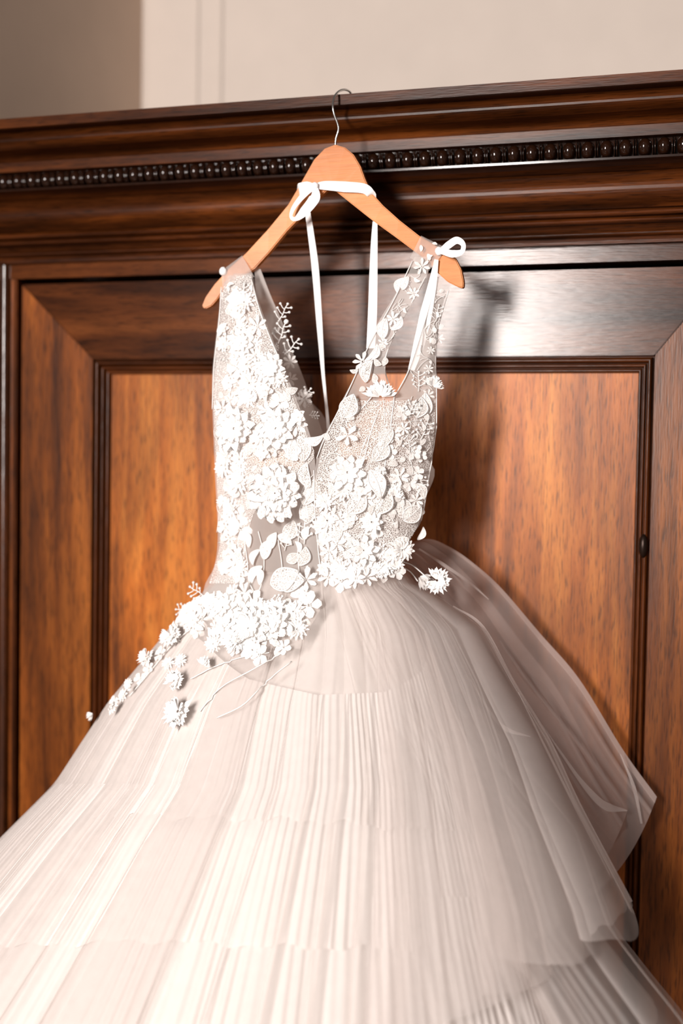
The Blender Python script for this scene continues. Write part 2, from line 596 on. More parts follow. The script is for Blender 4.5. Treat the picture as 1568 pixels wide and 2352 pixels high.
# ------------------------------------------------------------------ hanger
YH = -0.228
hang = empty('coat_hanger', tuple(P(772, 690, YH)), 'light wooden coat hanger hooked over the wardrobe cornice, holding the dress', 'hanger')
outer = [(772, 334), (748, 343), (724, 368), (706, 400), (692, 425), (665, 472), (620, 528), (570, 584), (532, 620), (501, 655), (481, 685), (473, 706)]
inner_l = [(480, 712), (494, 705), (507, 690), (522, 666), (550, 645), (590, 618), (622, 582), (662, 532), (702, 490), (735, 456), (753, 439)]
inner_r = [(768, 436), (780, 446), (815, 474), (862, 511), (912, 547), (952, 577), (985, 602), (1010, 630), (1032, 650), (1058, 663), (1069, 665)]
outer_r = [(1070, 650), (1064, 622), (1052, 598), (1036, 582), (1010, 570), (966, 544), (920, 508), (882, 474), (853, 442), (840, 412), (830, 384), (814, 357), (795, 341)]
poly = outer + inner_l + inner_r + outer_r
hp = P(np.array([p[0] for p in poly]), np.array([p[1] for p in poly]), YH)
bm = bmesh.new()
fv, bv = [], []
for (px, py), w in zip(poly, hp):
    t = (px - 772) / 300.0
    dy = -0.012 * t * t
    fv.append(bm.verts.new((w[0], YH - 0.0065 + dy, w[2])))
    bv.append(bm.verts.new((w[0], YH + 0.0065 + dy, w[2])))
n = len(poly)
bm.faces.new(fv); bm.faces.new(list(reversed(bv)))
for i in range(n):
    bm.faces.new((fv[i], bv[i], bv[(i + 1) % n], fv[(i + 1) % n]))
bmesh.ops.recalc_face_normals(bm, faces=bm.faces)
rim = [e for e in bm.edges if (e.verts[0].co.y < YH) == (e.verts[1].co.y < YH)]
bmesh.ops.bevel(bm, geom=rim, offset=0.0032, segments=3, affect='EDGES', clamp_overlap=True)
big = [f for f in bm.faces if len(f.verts) > 8]
bmesh.ops.triangulate(bm, faces=big)
bm.verts.index_update()
mesh_obj('hanger_body', [tuple(v.co) for v in bm.verts], [[v.index for v in f.verts] for f in bm.faces], W_HANG, hang, smooth=False)
bm.free()
hk = [(770, 345, YH), (771, 320, YH), (777, 299, YH), (775, 284, YH), (767, 262, YH), (764, 241, YH), (768, 222, -0.222),
      (778, 210, -0.205), (790, 206, -0.188), (801, 209, -0.172), (807, 218, -0.160), (808, 232, -0.155)]
hw = [P(*q) for q in hk]
vs, fs = tube(smooth_path(hw, 50), 0.0019, 8)
mesh_obj('hook', vs, fs, CHROME, hang)['label'] = 'bent steel wire hook'

# ------------------------------------------------------------------ wedding dress
T_PY = [540, 620, 700, 850, 950, 1100, 1230, 1330, 1420, 1600, 1900, 2352, 2600]
T_YB = [-.228, -.226, -.222, -.212, -.210, -.205, -.205, -.210, -.225, -.26, -.33, -.41, -.44]
T_B = [.012, .022, .048, .085, .105, .105, .092, .095, .125, .18, .26, .345, .37]


def YB(py): return np.interp(py, T_PY, T_YB)
def BD(py): return np.interp(py, T_PY, T_B)


dress = empty('wedding_dress', (float(P(760, 1300, -0.3)[0]), -0.3, 0.36),
              'white wedding dress with floral lace bodice and tiered tulle skirt on a hanger', 'dress')


def sheet(name, px, py, y, mat, parent=dress, faces_close=False):
    pts = P(px, py, y)
    nv, nu = pts.shape[:2]
    return mesh_obj(name, pts.reshape(-1, 3), grid_faces(nu, nv, faces_close), mat, parent)


def patch(name, rows, cx, hw, mat, side=1.0, nu=14, nv=40, off=0.0, wrinkle=0.002, seed=0, flat=None, parent=dress):
    """sheet between a left and a right outline; bellies forward (side 1) or backward (-1) round the body axis"""
    r = np.array(rows, float)
    pyv = np.linspace(r[0, 0], r[-1, 0], nv)
    sm = smooth_path(r, 160)
    xl = np.interp(pyv, sm[:, 0], sm[:, 1]); xr = np.interp(pyv, sm[:, 0], sm[:, 2])
    s = np.linspace(0, 1, nu)
    px = xl[:, None] + (xr - xl)[:, None] * s[None, :]
    py = np.repeat(pyv[:, None], nu, 1)
    c = np.interp(py, cx[0], cx[1]); h = np.interp(py, hw[0], hw[1])
    t = np.clip((px - c) / h, -1, 1)
    b = BD(py) if flat is None else flat
    y = YB(py) - side * b * np.sqrt(1 - 0.96 * t * t) - off
    rs = np.random.RandomState(seed)
    for k in range(5):
        fx, fy, ph = rs.uniform(0.01, 0.06), rs.uniform(-0.02, 0.02), rs.uniform(0, 6)
        y = y + wrinkle * np.sin(px * fx + py * fy + ph) / 2
    return sheet(name, px, py, y, mat, parent)


AX = ([500, 700, 950, 1230, 1400], [770, 760, 745, 728, 730])
HW = ([500, 700, 950, 1230, 1300, 1400], [320, 285, 275, 255, 260, 320])

front_objs = []
LBR = [(628, 512, 578), (680, 507, 590), (740, 500, 610), (800, 493, 634), (850, 488, 653), (900, 487, 674), (950, 488, 693), (1000, 490, 712),
       (1050, 492, 722), (1100, 494, 726), (1230, 500, 738), (1300, 492, 744), (1345, 470, 742), (1400, 466, 735), (1440, 520, 712), (1490, 600, 690)]
front_objs.append(patch('bodice_panel', LBR, AX, HW, BODICE, nv=70, nu=18, seed=1))
RB1 = [(590, 952, 990), (640, 927, 978), (680, 905, 957), (720, 880, 932), (760, 858, 912), (800, 842, 893), (850, 820, 884), (880, 806, 889), (915, 788, 906)]
front_objs.append(patch('shoulder_strap', RB1, AX, HW, BODICE, nv=30, nu=8, seed=2, off=0.004))
RB2 = [(636, 1004, 1034), (665, 998, 1032), (700, 985, 1020), (750, 970, 1006), (800, 955, 1000), (850, 938, 1001), (880, 921, 1002), (915, 904, 1003)]
front_objs.append(patch('side_strap', RB2, AX, HW, BODICE, nv=30, nu=8, seed=3))
RBL = [(914, 788, 1003), (950, 772, 1002), (1000, 745, 1000), (1050, 728, 992), (1100, 722, 985), (1150, 721, 978), (1200, 723, 966), (1230, 727, 945), (1262, 733, 932), (1290, 738, 928), (1318, 742, 924)]
front_objs.append(patch('bodice_panel', RBL, AX, HW, BODICE, nv=50, nu=18, seed=4, off=0.004))
# inside of the back: left inner facing, back panels
LBK = [(618, 584, 598), (680, 588, 622), (740, 596, 648), (800, 615, 668), (850, 632, 690), (900, 650, 708), (950, 668, 725), (1000, 690, 742), (1040, 715, 740)]
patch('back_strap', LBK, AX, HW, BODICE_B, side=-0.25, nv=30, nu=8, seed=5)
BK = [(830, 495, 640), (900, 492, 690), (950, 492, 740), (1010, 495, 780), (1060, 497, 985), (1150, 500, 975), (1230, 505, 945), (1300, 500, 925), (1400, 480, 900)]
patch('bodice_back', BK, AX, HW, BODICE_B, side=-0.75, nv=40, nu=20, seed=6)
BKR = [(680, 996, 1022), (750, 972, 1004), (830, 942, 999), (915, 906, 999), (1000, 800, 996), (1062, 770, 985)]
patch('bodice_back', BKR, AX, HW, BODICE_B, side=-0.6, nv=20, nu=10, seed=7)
# skin-toned cup linings
patch('cup_lining', [(926, 850, 856), (955, 812, 876), (1000, 785, 868), (1050, 775, 850), (1080, 790, 825)], AX, HW, NUDE, off=-0.006, nv=16, nu=8)
patch('cup_lining', [(985, 560, 660), (1020, 560, 695), (1050, 570, 700), (1075, 600, 690)], AX, HW, NUDE, off=-0.006, nv=16, nu=8)


# ---- skirt
def skirt(name, L, R, py0, hem, mat, phi=(0.0, math.pi), nu=500, nv=40, fine=(0, 0.0), fold=(0, 0.0, 0.0), out=0.0, seed=0, sag=0.03, top_sag=0.0):
    rs = np.random.RandomState(seed)
    ph = np.linspace(phi[0], phi[1], nu)[None, :]
    v = (np.linspace(0, 1, nv) ** 0.9)[:, None]
    hemv = np.interp(ph, np.linspace(phi[0], phi[1], len(hem)), hem)
    py0 = np.interp(ph, np.linspace(phi[0], phi[1], len(py0)), py0) if isinstance(py0, list) else py0
    hemv = hemv + 5 * np.sin(ph * rs.uniform(20, 30)) + 4 * np.sin(ph * rs.uniform(40, 60) + 1)
    p0 = py0 + top_sag * np.sin(np.clip(ph, 0, math.pi))
    row = p0 + (hemv - p0) * v
    grow = np.clip((row - 1320) / 900.0, 0, 1.2) ** 0.8
    ph2 = ph + np.zeros_like(row)
    disp = np.zeros_like(row)
    if fold[0]:
        w = ph * fold[0]
        for k in range(4):
            w = w + rs.uniform(0.3, 0.9) * np.sin(ph * rs.uniform(2, 9) + rs.uniform(0, 6))
        amp = (1 + 0.5 * np.sin(ph * rs.uniform(5, 8) + rs.uniform(0, 6))) * np.clip(ph / 0.14, 0, 1)
        ph2 = ph2 + fold[1] / fold[0] * amp * np.sin(w) * np.clip(0.35 + grow, 0, 1)
        disp = disp + fold[2] * amp * np.cos(w) * (0.15 + grow)
    if fine[0]:
        w = ph * fine[0]
        for k in range(5):
            w = w + rs.uniform(0.4, 2.0) * np.sin(ph * rs.uniform(4, 22) + rs.uniform(0, 6) + 0.5 * v * rs.uniform(-1, 1))
        amp = 0.65 + 0.45 * np.sin(ph * rs.uniform(15, 30) + rs.uniform(0, 6) + 1.5 * v) * np.sin(ph * rs.uniform(5, 9) + rs.uniform(0, 6))
        disp = disp + fine[1] * amp * np.sin(w) * (0.45 + 0.9 * grow)
    xl = np.interp(row, [q[0] for q in L], [q[1] for q in L])
    xr = np.interp(row, [q[0] for q in R], [q[1] for q in R])
    t = np.cos(ph2)
    px = (xl + xr) / 2 + (xr - xl) / 2 * t
    sn = np.sin(ph2)
    py = row + sag * (row - py0) * np.clip(sn, 0, 1)
    y = YB(row) - (BD(row) + out) * sn - disp
    y = np.minimum(y, -0.045)
    return sheet(name, px, py, y, mat)


SL = [(1320, 505), (1345, 478), (1370, 456), (1415, 410), (1460, 375), (1610, 250), (1700, 190), (1800, 125), (1920, 5), (2100, -160), (2352, -390), (2700, -640)]
SR0 = [(1320, 918), (1400, 945), (1500, 990), (1700, 1062), (1850, 1112), (2165, 1210), (2352, 1275), (2700, 1390)]
skirt('skirt_slip', [(a, b + 10) for a, b in SL], [(a, b - 12) for a, b in SR0], 1325, [2640], SLIP, phi=(-math.pi, math.pi), nu=160, nv=30, out=-0.030)
skirt('petticoat_tier', SL, SR0, [1450, 1540, 1590, 1596, 1560, 1480, 1430, 1400], [1900, 1905, 1895, 1875, 1870, 1860, 1900, 1900], TULLE_W, nu=1300, nv=24, fine=(170, 0.0024), out=-0.006, seed=21)
skirt('petticoat_tier', SL, SR0, 1800, [2165, 2165, 2170, 2165, 2150, 2165, 2140, 2150], TULLE_W, nu=1300, nv=24, fine=(165, 0.0026), out=-0.012, seed=22)
skirt('petticoat_tier', SL, [(a, b + 15) for a, b in SR0], 2060, [2650], TULLE_W, nu=1200, nv=20, fine=(150, 0.0026), out=-0.020, seed=23)
SR1 = [(1310, 925), (1345, 950), (1370, 985), (1440, 1050), (1570, 1120), (1700, 1170), (1850, 1220), (2070, 1300), (2200, 1345), (2352, 1400), (2700, 1500)]
f1 = skirt('skirt_layer', SL, SR1, 1322, [2060, 2140, 2300, 2600, 2640, 2640, 2640, 2640], TULLE_P, nu=1500, nv=50, fine=(120, 0.0030), fold=(44, 1.25, 0.006), out=0.006, seed=31)
front_objs.append(f1)
SR2 = [(1300, 925), (1340, 955), (1370, 1010), (1440, 1108), (1570, 1182), (1700, 1262), (1850, 1332), (2075, 1452), (2200, 1500), (2352, 1560), (2700, 1640)]
front_objs.append(skirt('tulle_overlay', SL, SR2, 1315, [2070, 2095, 2150, 2150, 2210, 2170, 2330, 2600], TULLE_O, phi=(0.0, 1.25), nu=700, nv=50, fold=(17, 1.9, 0.014), out=0.018, seed=41))
skirt('tulle_overlay', SL, [(a, b - 8) for a, b in SR2], 1318, [2090, 2085, 2120, 2180, 2230, 2290], TULLE_O, phi=(0.0, 1.0), nu=500, nv=50, fold=(21, 1.6, 0.010), out=-0.004, seed=42)
front_objs.append(skirt('tulle_overlay', SL, SR2, 1315, [2600], TULLE_O, phi=(1.9, math.pi), nu=500, nv=40, fold=(13, 1.2, 0.012), out=0.012, seed=45))
SR3 = [(1310, 880), (1600, 1080), (1900, 1330), (2060, 1385), (2130, 1412), (2230, 1490), (2330, 1572), (2500, 1690), (2700, 1780)]
skirt('tulle_overlay', SL, SR3, 1335, [2600], TULLE_O, phi=(0.0, 1.0), nu=500, nv=40, fold=(19, 1.7, 0.012), out=-0.012, seed=43)
skirt('skirt_layer', SL, [(a, b - 45) for a, b in SR3], 1335, [2290, 2330, 2400, 2500, 2520], TULLE_P, phi=(0.0, 1.1), nu=700, nv=40, fine=(110, 0.004), fold=(18, 1.1, 0.008), out=-0.018, seed=44)

# train of tulle drawn out against the wardrobe door
up_e = smooth_path([(930, 1250), (985, 1238), (1035, 1258), (1085, 1292), (1150, 1350), (1240, 1455), (1330, 1560), (1430, 1722), (1508, 1830)], 60)
mid_e = smooth_path([(930, 1262), (975, 1290), (1040, 1350), (1100, 1430), (1200, 1600), (1290, 1750), (1360, 1870), (1430, 1985)], 60)
low_e = smooth_path([(928, 1290), (960, 1330), (1000, 1400), (1060, 1520), (1140, 1690), (1210, 1830), (1280, 1960), (1330, 2075)], 60)
nu_t = 50
a = np.linspace(0, 1, nu_t)[None, :, None]
bez = (1 - a) ** 2 * up_e[:, None, :] + 2 * a * (1 - a) * (2 * mid_e[:, None, :] - 0.5 * up_e[:, None, :] - 0.5 * low_e[:, None, :]) + a ** 2 * low_e[:, None, :]
L_ = np.linspace(0, 1, 60)[:, None]
A_ = a[..., 0]
yt = -0.150 + 0.085 * np.clip(L_ * 1.6, 0, 1) - 0.05 * A_ * L_


def ridge(c0, c1, width, h, l0, l1):
    c = c0 + (c1 - c0) * L_
    return -h * np.exp(-((A_ - c) / width) ** 2) * np.clip((L_ - l0) / 0.12, 0, 1) * np.clip((l1 - L_) / 0.10, 0, 1)


yt = yt + ridge(0.30, 0.42, 0.035, 0.018, 0.0, 0.35) + ridge(0.60, 0.18, 0.03, 0.024, 0.45, 0.97) + ridge(0.16, 0.10, 0.025, 0.018, 0.70, 1.1)
yt = np.minimum(yt + 0.006 * np.sin(A_ * 14 + L_ * 3), -0.043)
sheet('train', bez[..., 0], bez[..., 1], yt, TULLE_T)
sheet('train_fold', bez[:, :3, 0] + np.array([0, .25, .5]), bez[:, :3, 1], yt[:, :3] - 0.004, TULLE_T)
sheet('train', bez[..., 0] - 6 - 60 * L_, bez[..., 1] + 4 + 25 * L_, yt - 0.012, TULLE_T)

# ---- straps folded over the hanger
def quad_patch(name, TL, TR, BR, BL, y, mat, bulge=0.006, n=10, back=True):
    u = np.linspace(0, 1, n)[None, :, None]; v = np.linspace(0, 1, n)[:, None, None]
    c = [np.array(q, float) for q in (TL, TR, BR, BL)]
    q = (c[0] * (1 - u) + c[1] * u) * (1 - v) + (c[3] * (1 - u) + c[2] * u) * v
    yy = y - bulge * np.sin(math.pi * v[..., 0]) - 0.0015 * np.sin(u[..., 0] * 17 + 4 * v[..., 0])
    px, py = q[..., 0], q[..., 1]
    if back:   # carry the cloth over the top edge and down behind the arm
        px = np.vstack([px[0:3][::-1] + 1, px]); py = np.vstack([py[0:3][::-1] - 1, py])
        yb = np.array([y + 0.026, y + 0.022, y + 0.012])[:, None] + np.zeros((1, n))
        yy = np.vstack([yb, yy + np.zeros((n, n))])
    else:
        yy = yy + np.zeros((n, n))
    return sheet(name, px, py, yy, mat)


front_objs.append(quad_patch('strap_loop', (966, 542), (1026, 571), (985, 622), (941, 592), YH - 0.014, BODICE))
front_objs.append(quad_patch('strap_loop', (508, 622), (556, 587), (584, 636), (511, 664), YH - 0.014, BODICE))


# ---- ribbons
def ribbon(name, pts, widths, mat=SATIN, n=40, tw=0.0, dirn=None):
    """pts: (px, py, y); widths in pixels; the strip is laid square to its path in the picture plane and twisted by tw"""
    pw = np.array([P(*q) for q in pts])
    path = smooth_path(pw, n)
    w = np.interp(np.linspace(0, 1, n), np.linspace(0, 1, len(widths)), widths) * 0.00072
    vs = []
    for i in range(n):
        t = Vector(path[min(i + 1, n - 1)] - path[max(i - 1, 0)]).normalized()
        side = t.cross(Vector((0.15, 1, 0))) if dirn is None else Vector(dirn)
        side = (side - t * side.dot(t))
        side = side.normalized() if side.length > 1e-6 else t.orthogonal()
        side = Matrix.Rotation(tw * i / (n - 1), 3, t) @ side
        nrm = side.cross(t)
        for k in (-1, -0.5, 0, 0.5, 1):
            vs.append(tuple(Vector(path[i]) + side * (k * w[i] / 2) + nrm * 0.0006 * (1 - k * k)))
    return mesh_obj(name, vs, grid_faces(5, n), mat, dress)


yr = YH - 0.013
ribbon('hanger_ribbon', [(684, 446, YH + 0.012), (687, 434, yr), (704, 428, yr), (722, 428, yr - 0.003), (745, 426, yr - 0.001), (790, 429, yr), (835, 433, yr), (852, 446, yr + 0.004), (862, 456, YH + 0.012)],
       [24, 26, 22, 12, 20, 24, 22, 20, 18], n=60)
ribbon('ribbon_bow', [(722, 430, yr - 0.004), (700, 445, yr - 0.008), (676, 474, yr - 0.012), (668, 496, yr - 0.014), (678, 503, yr - 0.017), (698, 486, yr - 0.020), (722, 455, yr - 0.018), (724, 432, yr - 0.006)],
       [10, 16, 12, 9, 9, 22, 26, 12], n=60, tw=0.3)
kn = PV(722, 429, yr - 0.005)


def blob(name, c, r, mat, seed, parent=dress):
    rr = random.Random(seed)
    vs = []
    for j in range(7):
        b = -math.pi / 2 + math.pi * j / 6
        for i in range(9):
            a = 2 * math.pi * i / 9
            k = r * (1 + rr.uniform(-0.12, 0.12))
            vs.append((c.x + k * math.cos(a) * math.cos(b), c.y + 0.7 * k * math.sin(a) * math.cos(b), c.z + k * math.sin(b)))
    return mesh_obj(name, vs, grid_faces(9, 7, True), mat, parent)


blob('ribbon_knot', kn, 0.0075, SATIN, 1)
ribbon('hanging_ribbon', [(706, 486, YH + 0.004), (714, 540, -0.222), (724, 620, -0.212), (733, 740, -0.200), (741, 850, -0.190), (748, 920, -0.186), (754, 985, -0.185)], [14, 17, 21, 19, 12, 10, 14], tw=0.5)
ribbon('hanging_ribbon', [(861, 508, YH + 0.002), (859, 560, -0.230), (857, 640, -0.232), (855, 720, -0.236), (851, 800, -0.240)], [12, 17, 21, 23, 22])
ribbon('strap_ribbon', [(1002, 596, YH - 0.020), (993, 650, -0.246), (978, 720, -0.252), (962, 790, -0.250), (944, 850, -0.246)], [10, 20, 30, 28, 16])
ribbon('ribbon_bow', [(1008, 577, yr - 0.006), (1028, 564, yr - 0.012), (1048, 552, yr - 0.016), (1063, 561, yr - 0.020), (1060, 578, yr - 0.024), (1040, 583, yr - 0.022), (1018, 578, yr - 0.012), (1006, 578, yr - 0.006)],
       [8, 17, 16, 12, 13, 18, 14, 8], n=60, tw=0.35)
blob('ribbon_knot', PV(1008, 577, yr - 0.006), 0.0070, SATIN, 2)
blob('ribbon_knot', PV(512, 623, yr - 0.004), 0.0070, SATIN, 3)

# creases where the tulle doubles over itself
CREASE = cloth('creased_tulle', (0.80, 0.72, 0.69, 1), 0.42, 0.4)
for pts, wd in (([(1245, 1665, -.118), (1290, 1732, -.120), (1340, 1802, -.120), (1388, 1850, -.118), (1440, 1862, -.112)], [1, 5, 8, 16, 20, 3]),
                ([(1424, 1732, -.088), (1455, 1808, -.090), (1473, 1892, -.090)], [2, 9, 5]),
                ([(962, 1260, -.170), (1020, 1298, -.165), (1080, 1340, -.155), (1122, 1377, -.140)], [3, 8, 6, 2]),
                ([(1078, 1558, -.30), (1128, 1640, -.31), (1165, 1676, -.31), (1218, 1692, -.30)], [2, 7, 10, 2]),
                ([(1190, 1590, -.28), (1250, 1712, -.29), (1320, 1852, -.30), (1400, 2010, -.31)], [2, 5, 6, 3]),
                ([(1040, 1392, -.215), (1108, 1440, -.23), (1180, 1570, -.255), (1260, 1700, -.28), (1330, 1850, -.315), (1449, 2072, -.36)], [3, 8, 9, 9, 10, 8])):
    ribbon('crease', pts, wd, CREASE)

# ------------------------------------------------------------------ lace applique
bpy.context.view_layer.update()
allv, allf = [], []
for o in front_objs:
    base = len(allv)
    allv += [o.matrix_world @ v.co for v in o.data.vertices]
    allf += [[base + i for i in p.vertices] for p in o.data.polygons]
BVH = BVHTree.FromPolygons(allv, allf)
CV = Vector(CAM)


def surf(px, py, y=None):
    """point and outward normal of the dress front seen at a pixel"""
    d = Vector(ray(px, py)).normalized()
    hit, nrm, _, _ = BVH.ray_cast(CV, d)
    if hit is None or y is not None:
        hit = PV(px, py, y if y is not None else float(YB(py) - 0.3 * BD(py)))
        nrm = Vector((0, -1, 0))
    if nrm.dot(d) > 0:
        nrm = -nrm
    nrm = (nrm + Vector((0.1, -0.9, 0.1)) * 0.9).normalized()
    return hit, nrm


PXM = 0.00068


def place(ob, px, py, ang, size_px, y=None, lift=0.003, tilt=(0, 0), flat=0.7):
    """lay a unit applique (local xy, +z out) on the dress; +y of the piece points along ang (degrees, 0 = up, clockwise)"""
    p, nrm = surf(px, py, y)
    a = math.radians(ang)
    upd = Vector(rgt) * math.sin(a) + Vector(upv) * math.cos(a)
    yv = (upd - nrm * upd.dot(nrm)).normalized()
    xv = yv.cross(nrm)
    R = Matrix((xv, yv, nrm)).transposed().to_4x4()
    R = R @ Matrix.Rotation(tilt[0], 4, 'X') @ Matrix.Rotation(tilt[1], 4, 'Y')
    s = size_px * PXM
    ob.parent = dress
    ob.matrix_basis = Matrix.Translation(p + nrm * lift - dress.location) @ R @ Matrix.Diagonal((s, s, s * flat, 1))


def raw_mesh(name, vs, fs, mats, midx=None):
    me = bpy.data.meshes.new(name)
    me.from_pydata([tuple(v) for v in vs], [], [tuple(f) for f in fs])
    for m in mats:
        me.materials.append(m)
    me.polygons.foreach_set('use_smooth', [True] * len(me.polygons))
    if midx:
        me.polygons.foreach_set('material_index', midx)
    me.update()
    return me


def petal_geo(L=1.0, W=0.45, cup=0.25, ang=0.0, lift=0.15, seed=0, nu=5, nv=6, z0=0.0, notch=0.08):
    rr = random.Random(seed)
    vs = []
    for j in range(nv):
        t = j / (nv - 1)
        wid = W * (0.18 + 0.82 * math.sin(math.pi * min(0.5, 0.58 * t)))
        for i in range(nu):
            s = -1 + 2 * i / (nu - 1)
            r = 0.08 + L * t * (1 - notch * (rr.random() if j == nv - 1 else 0) - 0.30 * s * s * t * t)
            z = z0 + lift * math.sin(t * 1.7) + cup * s * s * t * 0.5 + rr.uniform(-0.025, 0.025) + 0.035 * math.cos(s * 9.4) * t
            x, y = s * wid, r
            c, sn = math.cos(ang), math.sin(ang)
            vs.append((x * c + y * sn, -x * sn + y * c, z))
    return vs, grid_faces(nu, nv)


def join(parts):
    vs, fs = [], []
    for v, f in parts:
        b = len(vs)
        vs += list(v); fs += [[b + i for i in q] for q in f]
    return vs, fs


def dots(points, r, seg=5):
    ps = []
    for c in points:
        vs = []
        for j in range(4):
            b = -math.pi / 2 + math.pi * j / 3
            for i in range(seg):
                a = 2 * math.pi * i / seg
                vs.append((c[0] + r * math.cos(a) * math.cos(b), c[1] + r * math.sin(a) * math.cos(b), c[2] + r * math.sin(b)))
        ps.append((vs, grid_faces(seg, 4, True)))
    return join(ps)


def blossom_mesh(n, seed, W=0.34, layers=1, cup=0.3):
    rr = random.Random(seed)
    ps = []
    for l in range(layers):
        for k in range(n):
            ps.append(petal_geo(1.0 - 0.3 * l, W, cup, 2 * math.pi * (k + 0.5 * l) / n + rr.uniform(-.12, .12), 0.18 + 0.2 * l + rr.uniform(-.05, .1), rr.random(), 4, 5, 0.05 * l))
    a = join(ps)
    b = dots([(0.12 * math.cos(q), 0.12 * math.sin(q), 0.2) for q in range(5)], 0.07)
    vs, fs = join([a, b])
    return raw_mesh('lace_blossom', vs, fs, [PETAL, THREAD], [0] * len(a[1]) + [1] * len(b[1]))


def fan_mesh(seed, spread=2.0, n=15):
    """ragged fan of separate stitched ribs, like a scabious head seen from the side"""
    rr = random.Random(seed)
    ps = []
    for l in range(2):
        m = int(n * (1 - 0.25 * l))
        for k in range(m):
            th = -spread + 2 * spread * k / (m - 1) + rr.uniform(-.06, .06)
            ps.append(petal_geo(rr.uniform(0.8, 1.05) * (1 - 0.30 * l), 0.09 + 0.04 * rr.random(), 0.1, th, 0.12 + 0.25 * l + rr.uniform(-.08, .1), rr.random(), 3, 5, 0.04 + 0.05 * l, 0.2))
    vs, fs = join(ps)
    return raw_mesh('fan_flower', vs, fs, [THREAD])


def leaf_mesh(seed, W=0.30, bend=0.15, cells=True):
    n = 12
    vs, mid = [], []
    outl, outr = [], []
    for j in range(n):
        t = j / (n - 1)
        w = W * math.sin(math.pi * t ** 0.85) ** 0.9 + 0.004
        cx_ = bend * math.sin(math.pi * t * 0.9)
        z = 0.06 + 0.10 * math.sin(math.pi * t)
        vs += [(cx_ - w, t, z), (cx_, t, z + 0.03), (cx_ + w, t, z)]
        outl.append((cx_ - w, t, z + .01)); outr.append((cx_ + w, t, z + .01)); mid.append((cx_, t, z + .04))
    a = (vs, grid_faces(3, n))
    o = tube(outl + outr[::-1], 0.030, 4)
    m = tube(mid, 0.022, 4)
    vs, fs = join([a, o, m])
    na, nb = len(a[1]), len(o[1]) + len(m[1])
    return raw_mesh('lace_leaf', vs, fs, [LACE if cells else PETAL, THREAD], [0] * na + [1] * nb)


def sprig_mesh(seed):
    """forked stems ending in little beads"""
    rr = random.Random(seed)
    ps, ends = [], []
    for k in range(6):
        t = k / 5
        s = 1 if k % 2 else -1
        base = (0.05 * math.sin(3 * t), 0.15 + 0.65 * t, 0.05)
        tip = (s * rr.uniform(0.22, 0.36), base[1] + rr.uniform(0.10, 0.22), 0.15)
        ps.append(tube([base, ((base[0] + tip[0]) / 2, (base[1] + tip[1]) / 2 - 0.03, .1), tip], 0.028, 4))
        ends.append(tip)
    ps.append(tube([(0, 0, .05), (0.05, .4, .06), (0, .75, .06), (0.03, 1.0, .08)], 0.03, 4))
    ends.append((0.03, 1.0, .1))
    d = dots(ends, 0.075, 6)
    vs, fs = join(ps + [d])
    return raw_mesh('lace_sprig', vs, fs, [THREAD])


M_BLOSSOM = [blossom_mesh(5, 1, 0.38), blossom_mesh(11, 2, 0.15, 2), blossom_mesh(13, 3, 0.13, 2), blossom_mesh(9, 6, 0.19, 2), blossom_mesh(6, 4, 0.30, 2, 0.5), blossom_mesh(7, 5, 0.20)]
M_FAN = [fan_mesh(1, 1.3, 17), fan_mesh(2, 0.85, 12), fan_mesh(3, 2.5, 26)]
M_LEAF = [leaf_mesh(1), leaf_mesh(2, 0.24, -0.2), leaf_mesh(3, 0.36, 0.05), leaf_mesh(4, 0.2, 0.25, False), leaf_mesh(5, 0.27, -0.1, False)]
M_SPRIG = [sprig_mesh(1), sprig_mesh(2)]
M_PETAL = []
for s_ in range(4):
    v_, f_ = petal_geo(1.0, 0.21, 0.30, 0.0, 0.10, s_, 5, 7, 0.0, 0.25)
    M_PETAL.append(raw_mesh('petal', v_, f_, [PETAL]))
v_, f_ = dots([(0.05 * math.cos(q * 1.1) * (1 + q % 3), 0.05 * math.sin(q * 1.1) * (1 + q % 3), 0.16) for q in range(12)], 0.03)
M_CENTRE = raw_mesh('lace_flower', v_, f_, [DARK_METAL if False else THREAD])


def add(me, px, py, ang, size, **kw):
    ob = bpy.data.objects.new(me.name.split('.')[0], me)
    col.objects.link(ob)
    place(ob, px, py, ang, size, **kw)
    return ob


def big_flower(px, py, r, n=12, layers=2, ang=0, y=None, lift=0.006):
    f = add(M_CENTRE, px, py, ang, r, y=y, lift=lift)
    for l in range(layers):
        for k in range(n):
            p = bpy.data.objects.new('petal', RNG.choice(M_PETAL))
            col.objects.link(p)
            p.parent = f
            s = (1.0 - 0.28 * l) * RNG.uniform(0.9, 1.08)
            p.matrix_basis = Matrix.Translation((0, 0, 0.03 + 0.07 * l)) @ Matrix.Rotation(2 * math.pi * (k + 0.5 * l) / n + RNG.uniform(-.1, .1), 4, 'Z') @ Matrix.Rotation(0.10 + 0.30 * l + RNG.uniform(-.06, .12), 4, 'X') @ Matrix.Diagonal((s, s, s, 1))
    return f


def vine(pts, r=1.5, n=24, y=None):
    path = smooth_path(np.array(pts, float), n)
    w = []
    for q in path:
        p, nrm = surf(q[0], q[1], y)
        w.append(p + nrm * 0.003)
    vs, fs = tube(w, r * PXM, 5)
    return mesh_obj('embroidered_stem', vs, fs, THREAD, dress)


